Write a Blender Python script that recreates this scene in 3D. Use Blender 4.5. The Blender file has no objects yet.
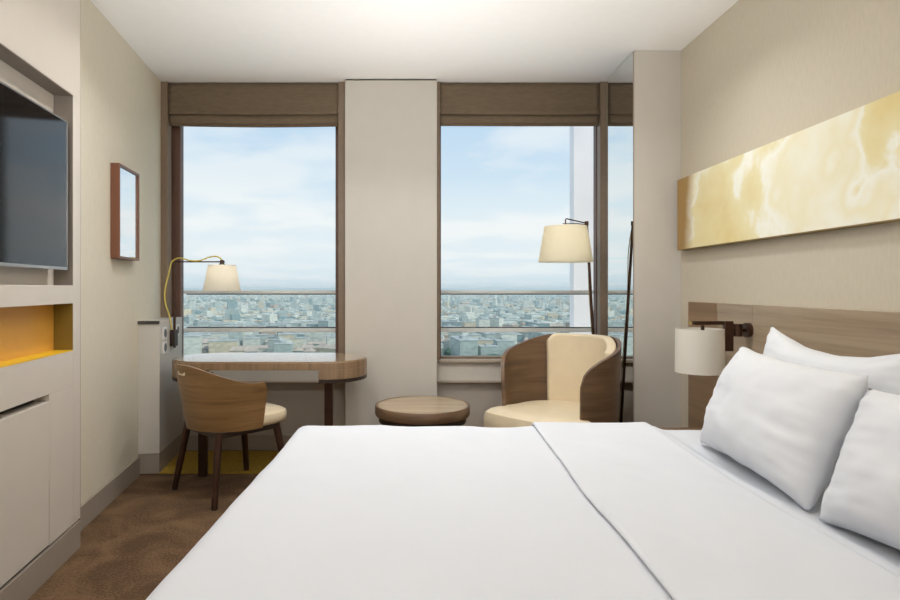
import bpy, bmesh, math, random
from mathutils import Vector, Matrix, noise
R = math.radians
scene = bpy.context.scene
col = scene.collection

# ------------------------------------------------------------------ camera
H = 1.163                                   # eye height
cam_d = bpy.data.cameras.new('camera'); cam = bpy.data.objects.new('camera', cam_d); col.objects.link(cam)
cam.location = (0, 0, H); cam.rotation_euler = (R(90), 0, 0)
cam_d.sensor_width = 36.0; cam_d.lens = 24.0
cam_d.shift_x = 40 / 900; cam_d.shift_y = -12.5 / 900
cam_d.clip_start = 0.05; cam_d.clip_end = 60000
scene.camera = cam
scene.view_settings.view_transform = 'Standard'; scene.view_settings.look = 'None'
scene.view_settings.gamma = 1.0; scene.view_settings.use_curve_mapping = False
scene.view_settings.exposure = -0.68
scene.cycles.max_bounces = 10; scene.cycles.diffuse_bounces = 6; scene.cycles.glossy_bounces = 5
scene.cycles.transmission_bounces = 8; scene.cycles.transparent_max_bounces = 12; scene.cycles.volume_bounces = 1
scene.cycles.sample_clamp_indirect = 6.0
scene.cycles.caustics_refractive = False; scene.cycles.caustics_reflective = False

# ------------------------------------------------------------------ sky
world = bpy.data.worlds.new('sky'); scene.world = world; world.use_nodes = True
wt = world.node_tree; wt.nodes.clear()
def wn(t, **k):
    n = wt.nodes.new(t)
    for a, b in k.items(): setattr(n, a, b)
    return n
wo = wn('ShaderNodeOutputWorld'); wb = wn('ShaderNodeBackground')
tc = wn('ShaderNodeTexCoord'); sx = wn('ShaderNodeSeparateXYZ')
wt.links.new(tc.outputs['Generated'], sx.inputs[0])
grad = wn('ShaderNodeValToRGB'); e = grad.color_ramp.elements
e[0].position = 0.0; e[0].color = (0.53, 0.65, 0.71, 1)
e[1].position = 1.0; e[1].color = (0.20, 0.38, 0.66, 1)
for p, c in ((0.03, (0.59, 0.69, 0.75, 1)), (0.12, (0.55, 0.67, 0.76, 1)), (0.26, (0.42, 0.57, 0.74, 1)), (0.5, (0.30, 0.47, 0.70, 1))):
    q = e.new(p); q.color = c
wt.links.new(sx.outputs['Z'], grad.inputs[0])
# cloud layers: direction projected on a high flat deck, so they flatten towards the horizon
zz = wn('ShaderNodeMath', operation='MAXIMUM'); zz.inputs[1].default_value = 0.0
wt.links.new(sx.outputs['Z'], zz.inputs[0])
za = wn('ShaderNodeMath', operation='ADD'); za.inputs[1].default_value = 0.075
wt.links.new(zz.outputs[0], za.inputs[0])
dx = wn('ShaderNodeMath', operation='DIVIDE'); dy = wn('ShaderNodeMath', operation='DIVIDE')
wt.links.new(sx.outputs['X'], dx.inputs[0]); wt.links.new(za.outputs[0], dx.inputs[1])
wt.links.new(sx.outputs['Y'], dy.inputs[0]); wt.links.new(za.outputs[0], dy.inputs[1])
cx = wn('ShaderNodeCombineXYZ'); wt.links.new(dx.outputs[0], cx.inputs[0]); wt.links.new(dy.outputs[0], cx.inputs[1])
cn = wn('ShaderNodeTexNoise'); cn.inputs['Scale'].default_value = 0.75; cn.inputs['Detail'].default_value = 7; cn.inputs['Roughness'].default_value = 0.56; cn.inputs['Distortion'].default_value = 0.25
cm = wn('ShaderNodeMapping'); cm.inputs['Location'].default_value = (3.1, 0.4, 0); wt.links.new(cx.outputs[0], cm.inputs[0]); wt.links.new(cm.outputs[0], cn.inputs['Vector'])
cr = wn('ShaderNodeValToRGB'); cr.color_ramp.elements[0].position = 0.46; cr.color_ramp.elements[1].position = 0.58
cr.color_ramp.elements[0].color = (0, 0, 0, 1); cr.color_ramp.elements[1].color = (0.95, 0.95, 0.95, 1)
wt.links.new(cn.outputs['Fac'], cr.inputs[0])
# more cloud in the band a few degrees above the horizon
bd = wn('ShaderNodeValToRGB'); b = bd.color_ramp.elements
b[0].position = 0.0; b[0].color = (0.10, 0.10, 0.10, 1); b[1].position = 1.0; b[1].color = (0.35, 0.35, 0.35, 1)
for p, v in ((0.03, 0.45), (0.06, 0.8), (0.12, 0.75), (0.18, 0.22), (0.3, 0.15)):
    q = b.new(p); q.color = (v, v, v, 1)
wt.links.new(sx.outputs['Z'], bd.inputs[0])
ca = wn('ShaderNodeMath', operation='MULTIPLY_ADD'); ca.inputs[1].default_value = 0.55
wt.links.new(cr.outputs[0], ca.inputs[0])
bs = wn('ShaderNodeMath', operation='MULTIPLY'); bs.inputs[1].default_value = 0.62; wt.links.new(bd.outputs[0], bs.inputs[0])
wt.links.new(bs.outputs[0], ca.inputs[2])
cmx = wn('ShaderNodeMixRGB'); ca.use_clamp = True
wt.links.new(ca.outputs[0], cmx.inputs[0]); wt.links.new(grad.outputs[0], cmx.inputs[1]); cmx.inputs[2].default_value = (0.76, 0.775, 0.785, 1)
wt.links.new(cmx.outputs[0], wb.inputs[0]); wb.inputs[1].default_value = 2.0
wt.links.new(wb.outputs[0], wo.inputs[0])

# sun high behind the tower: it lights the city, not the room
sd = bpy.data.lights.new('sun', 'SUN'); sd.energy = 3.9; sd.angle = R(1); sd.color = (1, 0.96, 0.9)
sun = bpy.data.objects.new('sun', sd); col.objects.link(sun); sun.rotation_euler = (R(48), 0, R(62))

CEIL = 2.6
FILL_POWER = 35.0         # each of the three added fill uplights (built below)
LAMP_COLOR = (0.995, 0.992, 0.985)
FLOOR_FILL_POWER = 17.0         # added floor fill light, hidden between bed and windows
FILL_BULB_POWER = 2.0           # fill bulbs added in the desk and floor lamp
DOWN_POWER = 13.0           # each recessed downlight in the row before the windows

# ------------------------------------------------------------------ materials
def mat(name, color, rough=0.6, metal=0.0, noise_amt=0.0, noise_scale=20.0, bump=0.0, bump_scale=200.0, stretch=None, spec=None, coat=0.0):
    m = bpy.data.materials.new(name); m.use_nodes = True
    nt = m.node_tree; b = nt.nodes['Principled BSDF']
    b.inputs['Base Color'].default_value = (*color, 1); b.inputs['Roughness'].default_value = rough; b.inputs['Metallic'].default_value = metal
    if spec is not None: b.inputs['Specular IOR Level'].default_value = spec
    b.inputs['Coat Weight'].default_value = coat
    t = nt.nodes.new('ShaderNodeTexCoord'); mp = nt.nodes.new('ShaderNodeMapping'); nt.links.new(t.outputs['Object'], mp.inputs[0])
    if stretch: mp.inputs['Scale'].default_value = stretch
    n = nt.nodes.new('ShaderNodeTexNoise'); n.inputs['Scale'].default_value = noise_scale; n.inputs['Detail'].default_value = 5
    nt.links.new(mp.outputs[0], n.inputs['Vector'])
    r = nt.nodes.new('ShaderNodeValToRGB')
    k = noise_amt
    r.color_ramp.elements[0].position = 0.3; r.color_ramp.elements[1].position = 0.7
    r.color_ramp.elements[0].color = (*[max(0, c * (1 - k)) for c in color], 1); r.color_ramp.elements[1].color = (*[min(1, c * (1 + k)) for c in color], 1)
    nt.links.new(n.outputs['Fac'], r.inputs[0]); nt.links.new(r.outputs[0], b.inputs['Base Color'])
    if bump:
        n2 = nt.nodes.new('ShaderNodeTexNoise'); n2.inputs['Scale'].default_value = bump_scale; n2.inputs['Detail'].default_value = 3
        nt.links.new(mp.outputs[0], n2.inputs['Vector'])
        bp = nt.nodes.new('ShaderNodeBump'); bp.inputs['Strength'].default_value = bump; bp.inputs['Distance'].default_value = 0.01
        nt.links.new(n2.outputs['Fac'], bp.inputs['Height']); nt.links.new(bp.outputs[0], b.inputs['Normal'])
    return m
def wood(name, dark, light, axis='x', rough=0.4, scale=1.0, coat=0.0):
    m = bpy.data.materials.new(name); m.use_nodes = True
    nt = m.node_tree; b = nt.nodes['Principled BSDF']; b.inputs['Roughness'].default_value = rough; b.inputs['Coat Weight'].default_value = coat
    b.inputs['Coat Roughness'].default_value = 0.2
    t = nt.nodes.new('ShaderNodeTexCoord'); mp = nt.nodes.new('ShaderNodeMapping'); nt.links.new(t.outputs['Object'], mp.inputs[0])
    s = {'h': (2.2, 2.2, 30), 'x': (1.2, 22, 22), 'y': (22, 1.2, 22), 'z': (22, 22, 1.2)}[axis]
    mp.inputs['Scale'].default_value = [v * scale for v in s]
    n = nt.nodes.new('ShaderNodeTexNoise'); n.inputs['Scale'].default_value = 1.0; n.inputs['Detail'].default_value = 7; n.inputs['Roughness'].default_value = 0.62; n.inputs['Distortion'].default_value = 0.5
    nt.links.new(mp.outputs[0], n.inputs['Vector'])
    r = nt.nodes.new('ShaderNodeValToRGB'); r.color_ramp.elements[0].position = 0.28; r.color_ramp.elements[1].position = 0.72
    r.color_ramp.elements[0].color = (*dark, 1); r.color_ramp.elements[1].color = (*light, 1)
    nt.links.new(n.outputs['Fac'], r.inputs[0]); nt.links.new(r.outputs[0], b.inputs['Base Color'])
    bp = nt.nodes.new('ShaderNodeBump'); bp.inputs['Strength'].default_value = 0.08; bp.inputs['Distance'].default_value = 0.005
    nt.links.new(n.outputs['Fac'], bp.inputs['Height']); nt.links.new(bp.outputs[0], b.inputs['Normal'])
    return m
def translucent(name, color, amt=0.4):
    m = bpy.data.materials.new(name); m.use_nodes = True
    nt = m.node_tree; nt.nodes.clear()
    o = nt.nodes.new('ShaderNodeOutputMaterial'); d = nt.nodes.new('ShaderNodeBsdfDiffuse'); t = nt.nodes.new('ShaderNodeBsdfTranslucent'); x = nt.nodes.new('ShaderNodeMixShader')
    tcn = nt.nodes.new('ShaderNodeTexCoord'); mp = nt.nodes.new('ShaderNodeMapping'); mp.inputs['Scale'].default_value = (1, 1, 8); nt.links.new(tcn.outputs['Object'], mp.inputs[0])
    n = nt.nodes.new('ShaderNodeTexNoise'); n.inputs['Scale'].default_value = 60; nt.links.new(mp.outputs[0], n.inputs['Vector'])
    mixc = nt.nodes.new('ShaderNodeMixRGB'); mixc.inputs[1].default_value = (*[c * 0.95 for c in color], 1); mixc.inputs[2].default_value = (*color, 1)
    nt.links.new(n.outputs['Fac'], mixc.inputs[0]); nt.links.new(mixc.outputs[0], d.inputs[0]); nt.links.new(mixc.outputs[0], t.inputs[0])
    x.inputs[0].default_value = amt; nt.links.new(d.outputs[0], x.inputs[1]); nt.links.new(t.outputs[0], x.inputs[2]); nt.links.new(x.outputs[0], o.inputs[0])
    return m
M = {}
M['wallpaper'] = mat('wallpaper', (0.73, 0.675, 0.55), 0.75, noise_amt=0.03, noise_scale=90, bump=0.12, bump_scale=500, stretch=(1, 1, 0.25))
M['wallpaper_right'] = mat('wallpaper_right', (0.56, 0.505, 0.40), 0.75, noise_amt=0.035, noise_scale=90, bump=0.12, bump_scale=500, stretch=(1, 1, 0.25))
M['greige'] = mat('greige_paint', (0.555, 0.525, 0.475), 0.5, noise_amt=0.015, noise_scale=8)
M['unit'] = mat('unit_lacquer', (0.67, 0.61, 0.54), 0.42, noise_amt=0.015, noise_scale=8)
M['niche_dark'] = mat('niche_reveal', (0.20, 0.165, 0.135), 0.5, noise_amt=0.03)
M['plinth'] = mat('plinth_greige', (0.33, 0.28, 0.23), 0.5, noise_amt=0.02)
M['ceiling'] = mat('ceiling_paint', (0.93, 0.915, 0.90), 0.85, noise_amt=0.01)
M['orange'] = mat('orange_glow_paint', (0.66, 0.35, 0.06), 0.4, noise_amt=0.02)  # warm light inside the shelf niche put into the orange colour
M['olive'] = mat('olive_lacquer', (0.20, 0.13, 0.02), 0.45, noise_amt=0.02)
M['yellow_glow_edge'] = mat('yellow_glow_edge', (0.80, 0.50, 0.02), 0.35, noise_amt=0.02)  # lip lit by the niche: its brightness put into the yellow
M['blind'] = mat('blind_fabric', (0.15, 0.108, 0.068), 0.85, noise_amt=0.12, noise_scale=60, bump=0.2, bump_scale=400, stretch=(0.3, 1, 1.5))
M['frame'] = wood('window_frame_wood', (0.10, 0.05, 0.035), (0.17, 0.09, 0.06), 'z', 0.45)
M['jamb'] = mat('jamb_bronze', (0.21, 0.15, 0.10), 0.45, noise_amt=0.05, noise_scale=30)
M['sill'] = mat('sill_paint', (0.42, 0.35, 0.28), 0.45, noise_amt=0.03)
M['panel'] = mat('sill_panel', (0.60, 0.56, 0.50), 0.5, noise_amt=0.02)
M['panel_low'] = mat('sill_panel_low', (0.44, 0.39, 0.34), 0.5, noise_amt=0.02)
M['slot'] = mat('shadow_gap', (0.05, 0.045, 0.04), 0.8, noise_amt=0.05)
M['walnut'] = wood('walnut_veneer', (0.11, 0.062, 0.03), (0.23, 0.14, 0.072), 'x', 0.38)
M['walnut_h'] = wood('walnut_shell', (0.085, 0.05, 0.028), (0.20, 0.12, 0.067), 'h', 0.4, 0.8)
M['oak_shell'] = wood('oak_shell', (0.15, 0.08, 0.03), (0.33, 0.19, 0.08), 'h', 0.36, 0.8)
M['desk_top'] = wood('desk_veneer', (0.26, 0.17, 0.095), (0.40, 0.28, 0.165), 'x', 0.12, 0.9, coat=1.0)
M['desk_edge'] = wood('desk_edge_veneer', (0.16, 0.10, 0.055), (0.31, 0.205, 0.12), 'z', 0.35, 1.6)
M['table_top'] = wood('table_veneer', (0.33, 0.23, 0.13), (0.52, 0.39, 0.24), 'x', 0.2, 0.8, coat=0.4)
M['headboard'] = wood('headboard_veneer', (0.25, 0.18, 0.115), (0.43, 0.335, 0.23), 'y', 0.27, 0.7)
M['headboard_shaded'] = wood('headboard_shaded_veneer', (0.17, 0.10, 0.05), (0.29, 0.185, 0.10), 'y', 0.4, 0.7)  # end panel of differing grain, its shade put into the darker colour
M['leather'] = mat('cream_leather', (0.71, 0.60, 0.42), 0.45, noise_amt=0.03, noise_scale=15, bump=0.06, bump_scale=250)
M['dark_metal'] = mat('dark_bronze', (0.035, 0.022, 0.017), 0.4, 0.3, noise_amt=0.1)
M['bronze'] = mat('bronze', (0.07, 0.035, 0.022), 0.35, 0.7, noise_amt=0.1)
M['steel'] = mat('brushed_steel', (0.35, 0.34, 0.33), 0.35, 0.8, noise_amt=0.05)
M['brass'] = mat('brass', (0.45, 0.33, 0.16), 0.3, 0.9, noise_amt=0.05)
M['cable'] = mat('yellow_cable', (0.62, 0.50, 0.10), 0.6, noise_amt=0.1, noise_scale=300)
M['linen'] = mat('white_linen', (0.61, 0.63, 0.67), 0.75, noise_amt=0.008, noise_scale=6, bump=0.05, bump_scale=600)
M['pillow'] = mat('pillow_cotton', (0.69, 0.705, 0.735), 0.75, noise_amt=0.008, noise_scale=6, bump=0.05, bump_scale=600)
M['mattress'] = mat('mattress_ticking', (0.75, 0.74, 0.72), 0.8, noise_amt=0.02)
M['bed_base'] = mat('bed_base_fabric', (0.25, 0.20, 0.16), 0.85, noise_amt=0.1, noise_scale=80)
M['picture_wood'] = wood('picture_frame_wood', (0.14, 0.05, 0.025), (0.22, 0.085, 0.04), 'z', 0.35)
M['socket'] = mat('socket_dark', (0.05, 0.045, 0.045), 0.35, noise_amt=0.05)
M['white_plastic'] = mat('white_plastic', (0.75, 0.74, 0.72), 0.4, noise_amt=0.01)
M['tv_bezel'] = mat('tv_bezel', (0.45, 0.45, 0.45), 0.3, 0.8, noise_amt=0.03)
M['tv_black'] = mat('tv_back', (0.012, 0.012, 0.013), 0.5, noise_amt=0.1)
M['rail'] = mat('rail_aluminium', (0.90, 0.87, 0.86), 0.5, 0.0, noise_amt=0.03)
M['rail_seal'] = mat('rail_seal', (0.10, 0.095, 0.09), 0.6, noise_amt=0.05)
M['fin'] = mat('white_concrete', (0.95, 0.90, 0.90), 0.8, noise_amt=0.03, noise_scale=4)
M['shade'] = translucent('lamp_shade_cream', (0.90, 0.86, 0.74), 0.62)
M['shade_desk'] = translucent('lamp_shade_ivory', (0.90, 0.87, 0.79), 0.6)
M['shade_white'] = translucent('lamp_shade_linen', (0.88, 0.85, 0.78), 0.3)
# television glass
m = M['tv_screen'] = mat('tv_screen', (0.006, 0.006, 0.007), 0.07, noise_amt=0.05); m.node_tree.nodes['Principled BSDF'].inputs['Specular IOR Level'].default_value = 0.6
# mirror
M['mirror'] = mat('mirror_silver', (0.86, 0.88, 0.87), 0.01, 1.0, noise_amt=0.0)
# picture print behind glass
m = M['print'] = mat('pale_print', (0.85, 0.88, 0.90), 0.03, 0.85, noise_amt=0.06, noise_scale=2.2, stretch=(1, 1, 3.0))
m.node_tree.nodes['Principled BSDF'].inputs['Coat Weight'].default_value = 1.0; m.node_tree.nodes['Principled BSDF'].inputs['Coat Roughness'].default_value = 0.02
m.node_tree.nodes['Principled BSDF'].inputs['Coat IOR'].default_value = 1.9
# window glass: thin, slightly reflecting, clear
m = bpy.data.materials.new('window_glass'); m.use_nodes = True; nt = m.node_tree; nt.nodes.clear()
o = nt.nodes.new('ShaderNodeOutputMaterial'); tr = nt.nodes.new('ShaderNodeBsdfTransparent'); gl = nt.nodes.new('ShaderNodeBsdfGlossy'); mx = nt.nodes.new('ShaderNodeMixShader')
tr.inputs[0].default_value = (0.97, 0.985, 0.98, 1); gl.inputs['Roughness'].default_value = 0.01; mx.inputs[0].default_value = 0.002
nt.links.new(tr.outputs[0], mx.inputs[1]); nt.links.new(gl.outputs[0], mx.inputs[2]); nt.links.new(mx.outputs[0], o.inputs[0]); M['glass'] = m
# carpet: brown pile with soft swirls
m = M['carpet'] = mat('brown_carpet', (0.15, 0.085, 0.042), 0.95, noise_amt=0.0, bump=0.9, bump_scale=260)
nt = m.node_tree; b = nt.nodes['Principled BSDF']; b.inputs['Sheen Weight'].default_value = 0.0
t = nt.nodes.new('ShaderNodeTexCoord')
n1 = nt.nodes.new('ShaderNodeTexNoise'); n1.inputs['Scale'].default_value = 4.0; n1.inputs['Detail'].default_value = 4; n1.inputs['Distortion'].default_value = 1.2
n2 = nt.nodes.new('ShaderNodeTexNoise'); n2.inputs['Scale'].default_value = 95; n2.inputs['Detail'].default_value = 2
nt.links.new(t.outputs['Object'], n1.inputs['Vector']); nt.links.new(t.outputs['Object'], n2.inputs['Vector'])
ad = nt.nodes.new('ShaderNodeMath'); ad.operation = 'MULTIPLY_ADD'; ad.inputs[1].default_value = 0.45
nt.links.new(n2.outputs['Fac'], ad.inputs[0])
sc_ = nt.nodes.new('ShaderNodeMath'); sc_.operation = 'MULTIPLY'; sc_.inputs[1].default_value = 0.55; nt.links.new(n1.outputs['Fac'], sc_.inputs[0]); nt.links.new(sc_.outputs[0], ad.inputs[2])
rp = nt.nodes.new('ShaderNodeValToRGB'); rp.color_ramp.elements[0].position = 0.40; rp.color_ramp.elements[1].position = 0.60
rp.color_ramp.elements[0].color = (0.095, 0.048, 0.019, 1); rp.color_ramp.elements[1].color = (0.21, 0.12, 0.056, 1)
nt.links.new(ad.outputs[0], rp.inputs[0]); nt.links.new(rp.outputs[0], b.inputs['Base Color'])
M['carpet_yellow'] = mat('yellow_carpet', (0.42, 0.26, 0.02), 0.95, noise_amt=0.2, noise_scale=60, bump=0.8, bump_scale=260)
# painting: gold sky with pale clouds (flat print on the canvas)
m = M['painting'] = bpy.data.materials.new('gold_cloud_print'); m.use_nodes = True; nt = m.node_tree; b = nt.nodes['Principled BSDF']; b.inputs['Roughness'].default_value = 0.35
t = nt.nodes.new('ShaderNodeTexCoord'); mp = nt.nodes.new('ShaderNodeMapping'); mp.inputs['Location'].default_value = (0.3, 0.55, 0.35); mp.inputs['Scale'].default_value = (1, 1.0, 1.0); nt.links.new(t.outputs['Object'], mp.inputs[0])
n1 = nt.nodes.new('ShaderNodeTexNoise'); n1.inputs['Scale'].default_value = 1.7; n1.inputs['Detail'].default_value = 6; n1.inputs['Roughness'].default_value = 0.5; n1.inputs['Distortion'].default_value = 0.25; nt.links.new(mp.outputs[0], n1.inputs['Vector'])
n2 = nt.nodes.new('ShaderNodeTexVoronoi'); n2.feature = 'SMOOTH_F1'; n2.inputs['Scale'].default_value = 6.0; n2.inputs['Smoothness'].default_value = 0.6
w2 = nt.nodes.new('ShaderNodeMixRGB'); w2.blend_type = 'ADD'; w2.inputs[0].default_value = 0.35; nt.links.new(mp.outputs[0], w2.inputs[1]); nt.links.new(n1.outputs['Color'], w2.inputs[2]); nt.links.new(w2.outputs[0], n2.inputs['Vector'])
mm = nt.nodes.new('ShaderNodeMath'); mm.operation = 'MULTIPLY_ADD'; mm.inputs[1].default_value = -0.15; nt.links.new(n2.outputs['Distance'], mm.inputs[0]); nt.links.new(n1.outputs['Fac'], mm.inputs[2])
rp = nt.nodes.new('ShaderNodeValToRGB'); E = rp.color_ramp.elements
E[0].position = 0.28; E[0].color = (0.72, 0.57, 0.24, 1); E[1].position = 0.60; E[1].color = (0.90, 0.88, 0.74, 1)
for p, c in ((0.36, (0.77, 0.66, 0.34, 1)), (0.43, (0.81, 0.73, 0.44, 1)), (0.465, (0.92, 0.91, 0.80, 1)), (0.52, (0.86, 0.80, 0.56, 1))):
    q = E.new(p); q.color = c
nt.links.new(mm.outputs[0], rp.inputs[0])
# the print's window-side end is a darker ochre
sp = nt.nodes.new('ShaderNodeSeparateXYZ'); nt.links.new(t.outputs['Object'], sp.inputs[0])
mr = nt.nodes.new('ShaderNodeMapRange'); mr.inputs['From Min'].default_value = 1.18; mr.inputs['From Max'].default_value = 1.42
wv = nt.nodes.new('ShaderNodeMath'); wv.operation = 'MULTIPLY_ADD'; wv.inputs[1].default_value = 0.35; nt.links.new(n1.outputs['Fac'], wv.inputs[0]); nt.links.new(sp.outputs['Y'], wv.inputs[2])
mr.inputs['From Min'].default_value = 1.36; mr.inputs['From Max'].default_value = 1.48
nt.links.new(wv.outputs[0], mr.inputs['Value'])
mo = nt.nodes.new('ShaderNodeMixRGB'); mo.inputs[2].default_value = (0.34, 0.20, 0.05, 1); nt.links.new(mr.outputs[0], mo.inputs[0]); nt.links.new(rp.outputs[0], mo.inputs[1])
nt.links.new(mo.outputs[0], b.inputs['Base Color'])
M['canvas_edge'] = mat('canvas_edge', (0.30, 0.21, 0.08), 0.6, noise_amt=0.05)

# ------------------------------------------------------------------ mesh helpers
def box(bm, x0, x1, y0, y1, z0, z1, mtx=None):
    vs = [bm.verts.new(v) for v in ((x0, y0, z0), (x1, y0, z0), (x1, y1, z0), (x0, y1, z0), (x0, y0, z1), (x1, y0, z1), (x1, y1, z1), (x0, y1, z1))]
    if mtx is not None:
        for v in vs: v.co = mtx @ v.co
    for f in ((3, 2, 1, 0), (4, 5, 6, 7), (0, 1, 5, 4), (1, 2, 6, 5), (2, 3, 7, 6), (3, 0, 4, 7)): bm.faces.new([vs[i] for i in f])
    return bm
def B(*a, **k): return box(bmesh.new(), *a, **k)
def prism(bm, pts, z0, z1):
    lo = [bm.verts.new((x, y, z0)) for x, y in pts]; hi = [bm.verts.new((x, y, z1)) for x, y in pts]
    n = len(pts)
    bm.faces.new(lo[::-1]); bm.faces.new(hi)
    for i in range(n): bm.faces.new((lo[i], lo[(i + 1) % n], hi[(i + 1) % n], hi[i]))
    return bm
def tube(bm, pts, r, n=10, cap=True):
    pts = [Vector(p) for p in pts]; rs = r if isinstance(r, (list, tuple)) else [r] * len(pts)
    rings = []; up = None
    for i, p in enumerate(pts):
        d = (pts[min(i + 1, len(pts) - 1)] - pts[max(i - 1, 0)]).normalized()
        if up is None: up = Vector((0, 0, 1)) if abs(d.z) < 0.9 else Vector((1, 0, 0))
        a = d.cross(up).normalized(); up = a.cross(d).normalized()
        rings.append([bm.verts.new(p + rs[i] * (math.cos(2 * math.pi * k / n) * a + math.sin(2 * math.pi * k / n) * up)) for k in range(n)])
    for i in range(len(rings) - 1):
        for k in range(n): bm.faces.new((rings[i][k], rings[i][(k + 1) % n], rings[i + 1][(k + 1) % n], rings[i + 1][k]))
    if cap: bm.faces.new(rings[0][::-1]); bm.faces.new(rings[-1])
    return bm
def lathe(bm, prof, n=48, c=(0, 0, 0)):
    rings = []
    for r, z in prof:
        if r < 1e-6: rings.append([bm.verts.new((c[0], c[1], c[2] + z))])
        else: rings.append([bm.verts.new((c[0] + r * math.cos(2 * math.pi * k / n), c[1] + r * math.sin(2 * math.pi * k / n), c[2] + z)) for k in range(n)])
    for a, b_ in zip(rings, rings[1:]):
        for k in range(n):
            k2 = (k + 1) % n
            if len(a) == 1 and len(b_) == 1: continue
            if len(a) == 1: bm.faces.new((a[0], b_[k2], b_[k]))
            elif len(b_) == 1: bm.faces.new((a[k], a[k2], b_[0]))
            else: bm.faces.new((a[k], a[k2], b_[k2], b_[k]))
    return bm
def grid(bm, nu, nv, fn, closed=False):
    V = [[bm.verts.new(fn(i / (nu - 1), j / (nv - 1))) for j in range(nv)] for i in range(nu)]
    for i in range(nu - 1):
        for j in range(nv - 1): bm.faces.new((V[i][j], V[i + 1][j], V[i + 1][j + 1], V[i][j + 1]))
    return V
def obj(name, bm, m, parent=None, bevel=0.0, seg=2, smooth=False, shift=None, subsurf=0):
    """link ONE mesh; shift: world point that becomes the local origin"""
    if shift is not None: bmesh.ops.translate(bm, verts=bm.verts, vec=-Vector(shift))
    bmesh.ops.recalc_face_normals(bm, faces=bm.faces)
    me = bpy.data.meshes.new(name); bm.to_mesh(me); bm.free()
    me.materials.append(M[m] if isinstance(m, str) else m)
    o = bpy.data.objects.new(name, me); col.objects.link(o)
    if parent is not None: o.parent = parent
    if bevel:
        b = o.modifiers.new('bevel', 'BEVEL'); b.width = bevel; b.segments = seg; b.limit_method = 'ANGLE'; b.angle_limit = R(40)
    if subsurf:
        s = o.modifiers.new('subdivision', 'SUBSURF'); s.levels = subsurf; s.render_levels = subsurf
    if smooth or bevel:
        me.polygons.foreach_set('use_smooth', [True] * len(me.polygons))
        if not subsurf: me.set_sharp_from_angle(angle=R(35))
    return o
def thing(name, label, cat, loc=(0, 0, 0), rz=0.0, group=None):
    o = bpy.data.objects.new(name, None); col.objects.link(o); o.location = loc; o.rotation_euler = (0, 0, rz); o.empty_display_size = 0.1
    return tag(o, label, cat, group)
def tag(o, label, cat, group=None):
    o['label'] = label; o['category'] = cat
    if group: o['group'] = group
    return o
def struct(o, label=None, cat=None):
    o['kind'] = 'structure'
    if label: o['label'] = label
    if cat: o['category'] = cat
    return o
def thick(o, t, off=0.0):
    m_ = o.modifiers.new('solidify', 'SOLIDIFY'); m_.thickness = t; m_.offset = off; return o
def sub(o, label): o['label'] = label; return o

# ------------------------------------------------------------------ the room
LX, LK = -1.244, 0.1183                       # left wall line: x = LX - LK*y
LROT = math.atan(LK); CL, SL = math.cos(LROT), math.sin(LROT)
def L(x, y):                                  # left-wall frame: x out of the wall, y along it -> world
    return (LX + x * CL - y * SL, x * SL + y * CL)
def lwx(y): return LX - LK * y
XR = 1.644; YW = 4.19; YG = 4.34; YR = -1.7; XM = 1.355; YC = 3.64

fl = obj('floor', B(-2.2, 1.9, YR - 0.2, 4.7, -0.2, 0.0), 'carpet')
struct(fl, 'brown mottled carpet over the whole floor', 'floor')
strip = obj('border_strip', B(-1.80, XM, 3.745, 4.24, 0.0005, 0.008), 'carpet_yellow', fl); sub(strip, 'mustard yellow carpet band along the windows')
struct(obj('ceiling', B(-2.2, 1.9, YR - 0.2, 4.75, CEIL, CEIL + 0.25), 'ceiling'), 'plain white ceiling above the room', 'ceiling')
bm = bmesh.new(); p = [L(0, YR - 0.3), L(0, 4.40), L(-0.2, 4.40), L(-0.2, YR - 0.3)]; prism(bm, p, 0, CEIL)
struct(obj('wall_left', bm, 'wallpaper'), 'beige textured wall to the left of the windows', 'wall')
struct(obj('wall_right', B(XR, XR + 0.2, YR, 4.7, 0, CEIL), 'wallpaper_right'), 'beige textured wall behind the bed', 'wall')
struct(obj('wall_rear', B(-2.2, 1.85, YR - 0.2, YR, 0, CEIL), 'wallpaper'), 'beige wall at the rear of the room', 'wall')
# boxed column in the right corner, column between the windows
struct(obj('wall_column_right', B(XM + 0.006, XR + 0.05, YC, 4.40, 0, CEIL - 0.001), 'greige'), 'greige boxed column in the corner beside the mirror', 'wall')
c0 = obj('wall_column_middle', B(-0.447, 0.186, 4.125, 4.7, 0, CEIL - 0.012), 'greige', bevel=0.003); struct(c0, 'greige column between the two windows', 'wall')
obj('shadow_gap', B(-0.44, 0.18, 4.14, 4.69, CEIL - 0.012, CEIL - 0.0005), 'slot', c0)
# baseboard
bm = bmesh.new(); prism(bm, [L(0.0005, 2.705), L(0.0005, 3.727), L(0.014, 3.727), L(0.014, 2.705)], 0, 0.118)
bb = obj('baseboard_left', bm, 'plinth', bevel=0.002); struct(bb, 'greige baseboard along the left wall', 'baseboard')
# window wall: panels below the windows
def under_window(name, x0, x1, lab):
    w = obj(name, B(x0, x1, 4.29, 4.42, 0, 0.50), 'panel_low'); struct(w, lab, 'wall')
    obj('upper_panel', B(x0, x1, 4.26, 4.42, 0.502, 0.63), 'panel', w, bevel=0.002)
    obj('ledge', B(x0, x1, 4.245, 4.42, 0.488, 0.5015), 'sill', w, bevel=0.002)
    obj('skirting', B(x0, x1, 4.275, 4.291, 0.002, 0.11), 'plinth', w)
under_window('wall_window_left', -1.80, -0.448, 'greige panelled wall under the left window')
under_window('wall_window_right', 0.187, XM + 0.004, 'greige panelled wall under the right window')
struct(obj('wall_window_head', B(-1.95, 1.64, 4.42, 4.7, 2.47, CEIL - 0.001), 'greige'), 'wall strip above the windows', 'wall')

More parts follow.
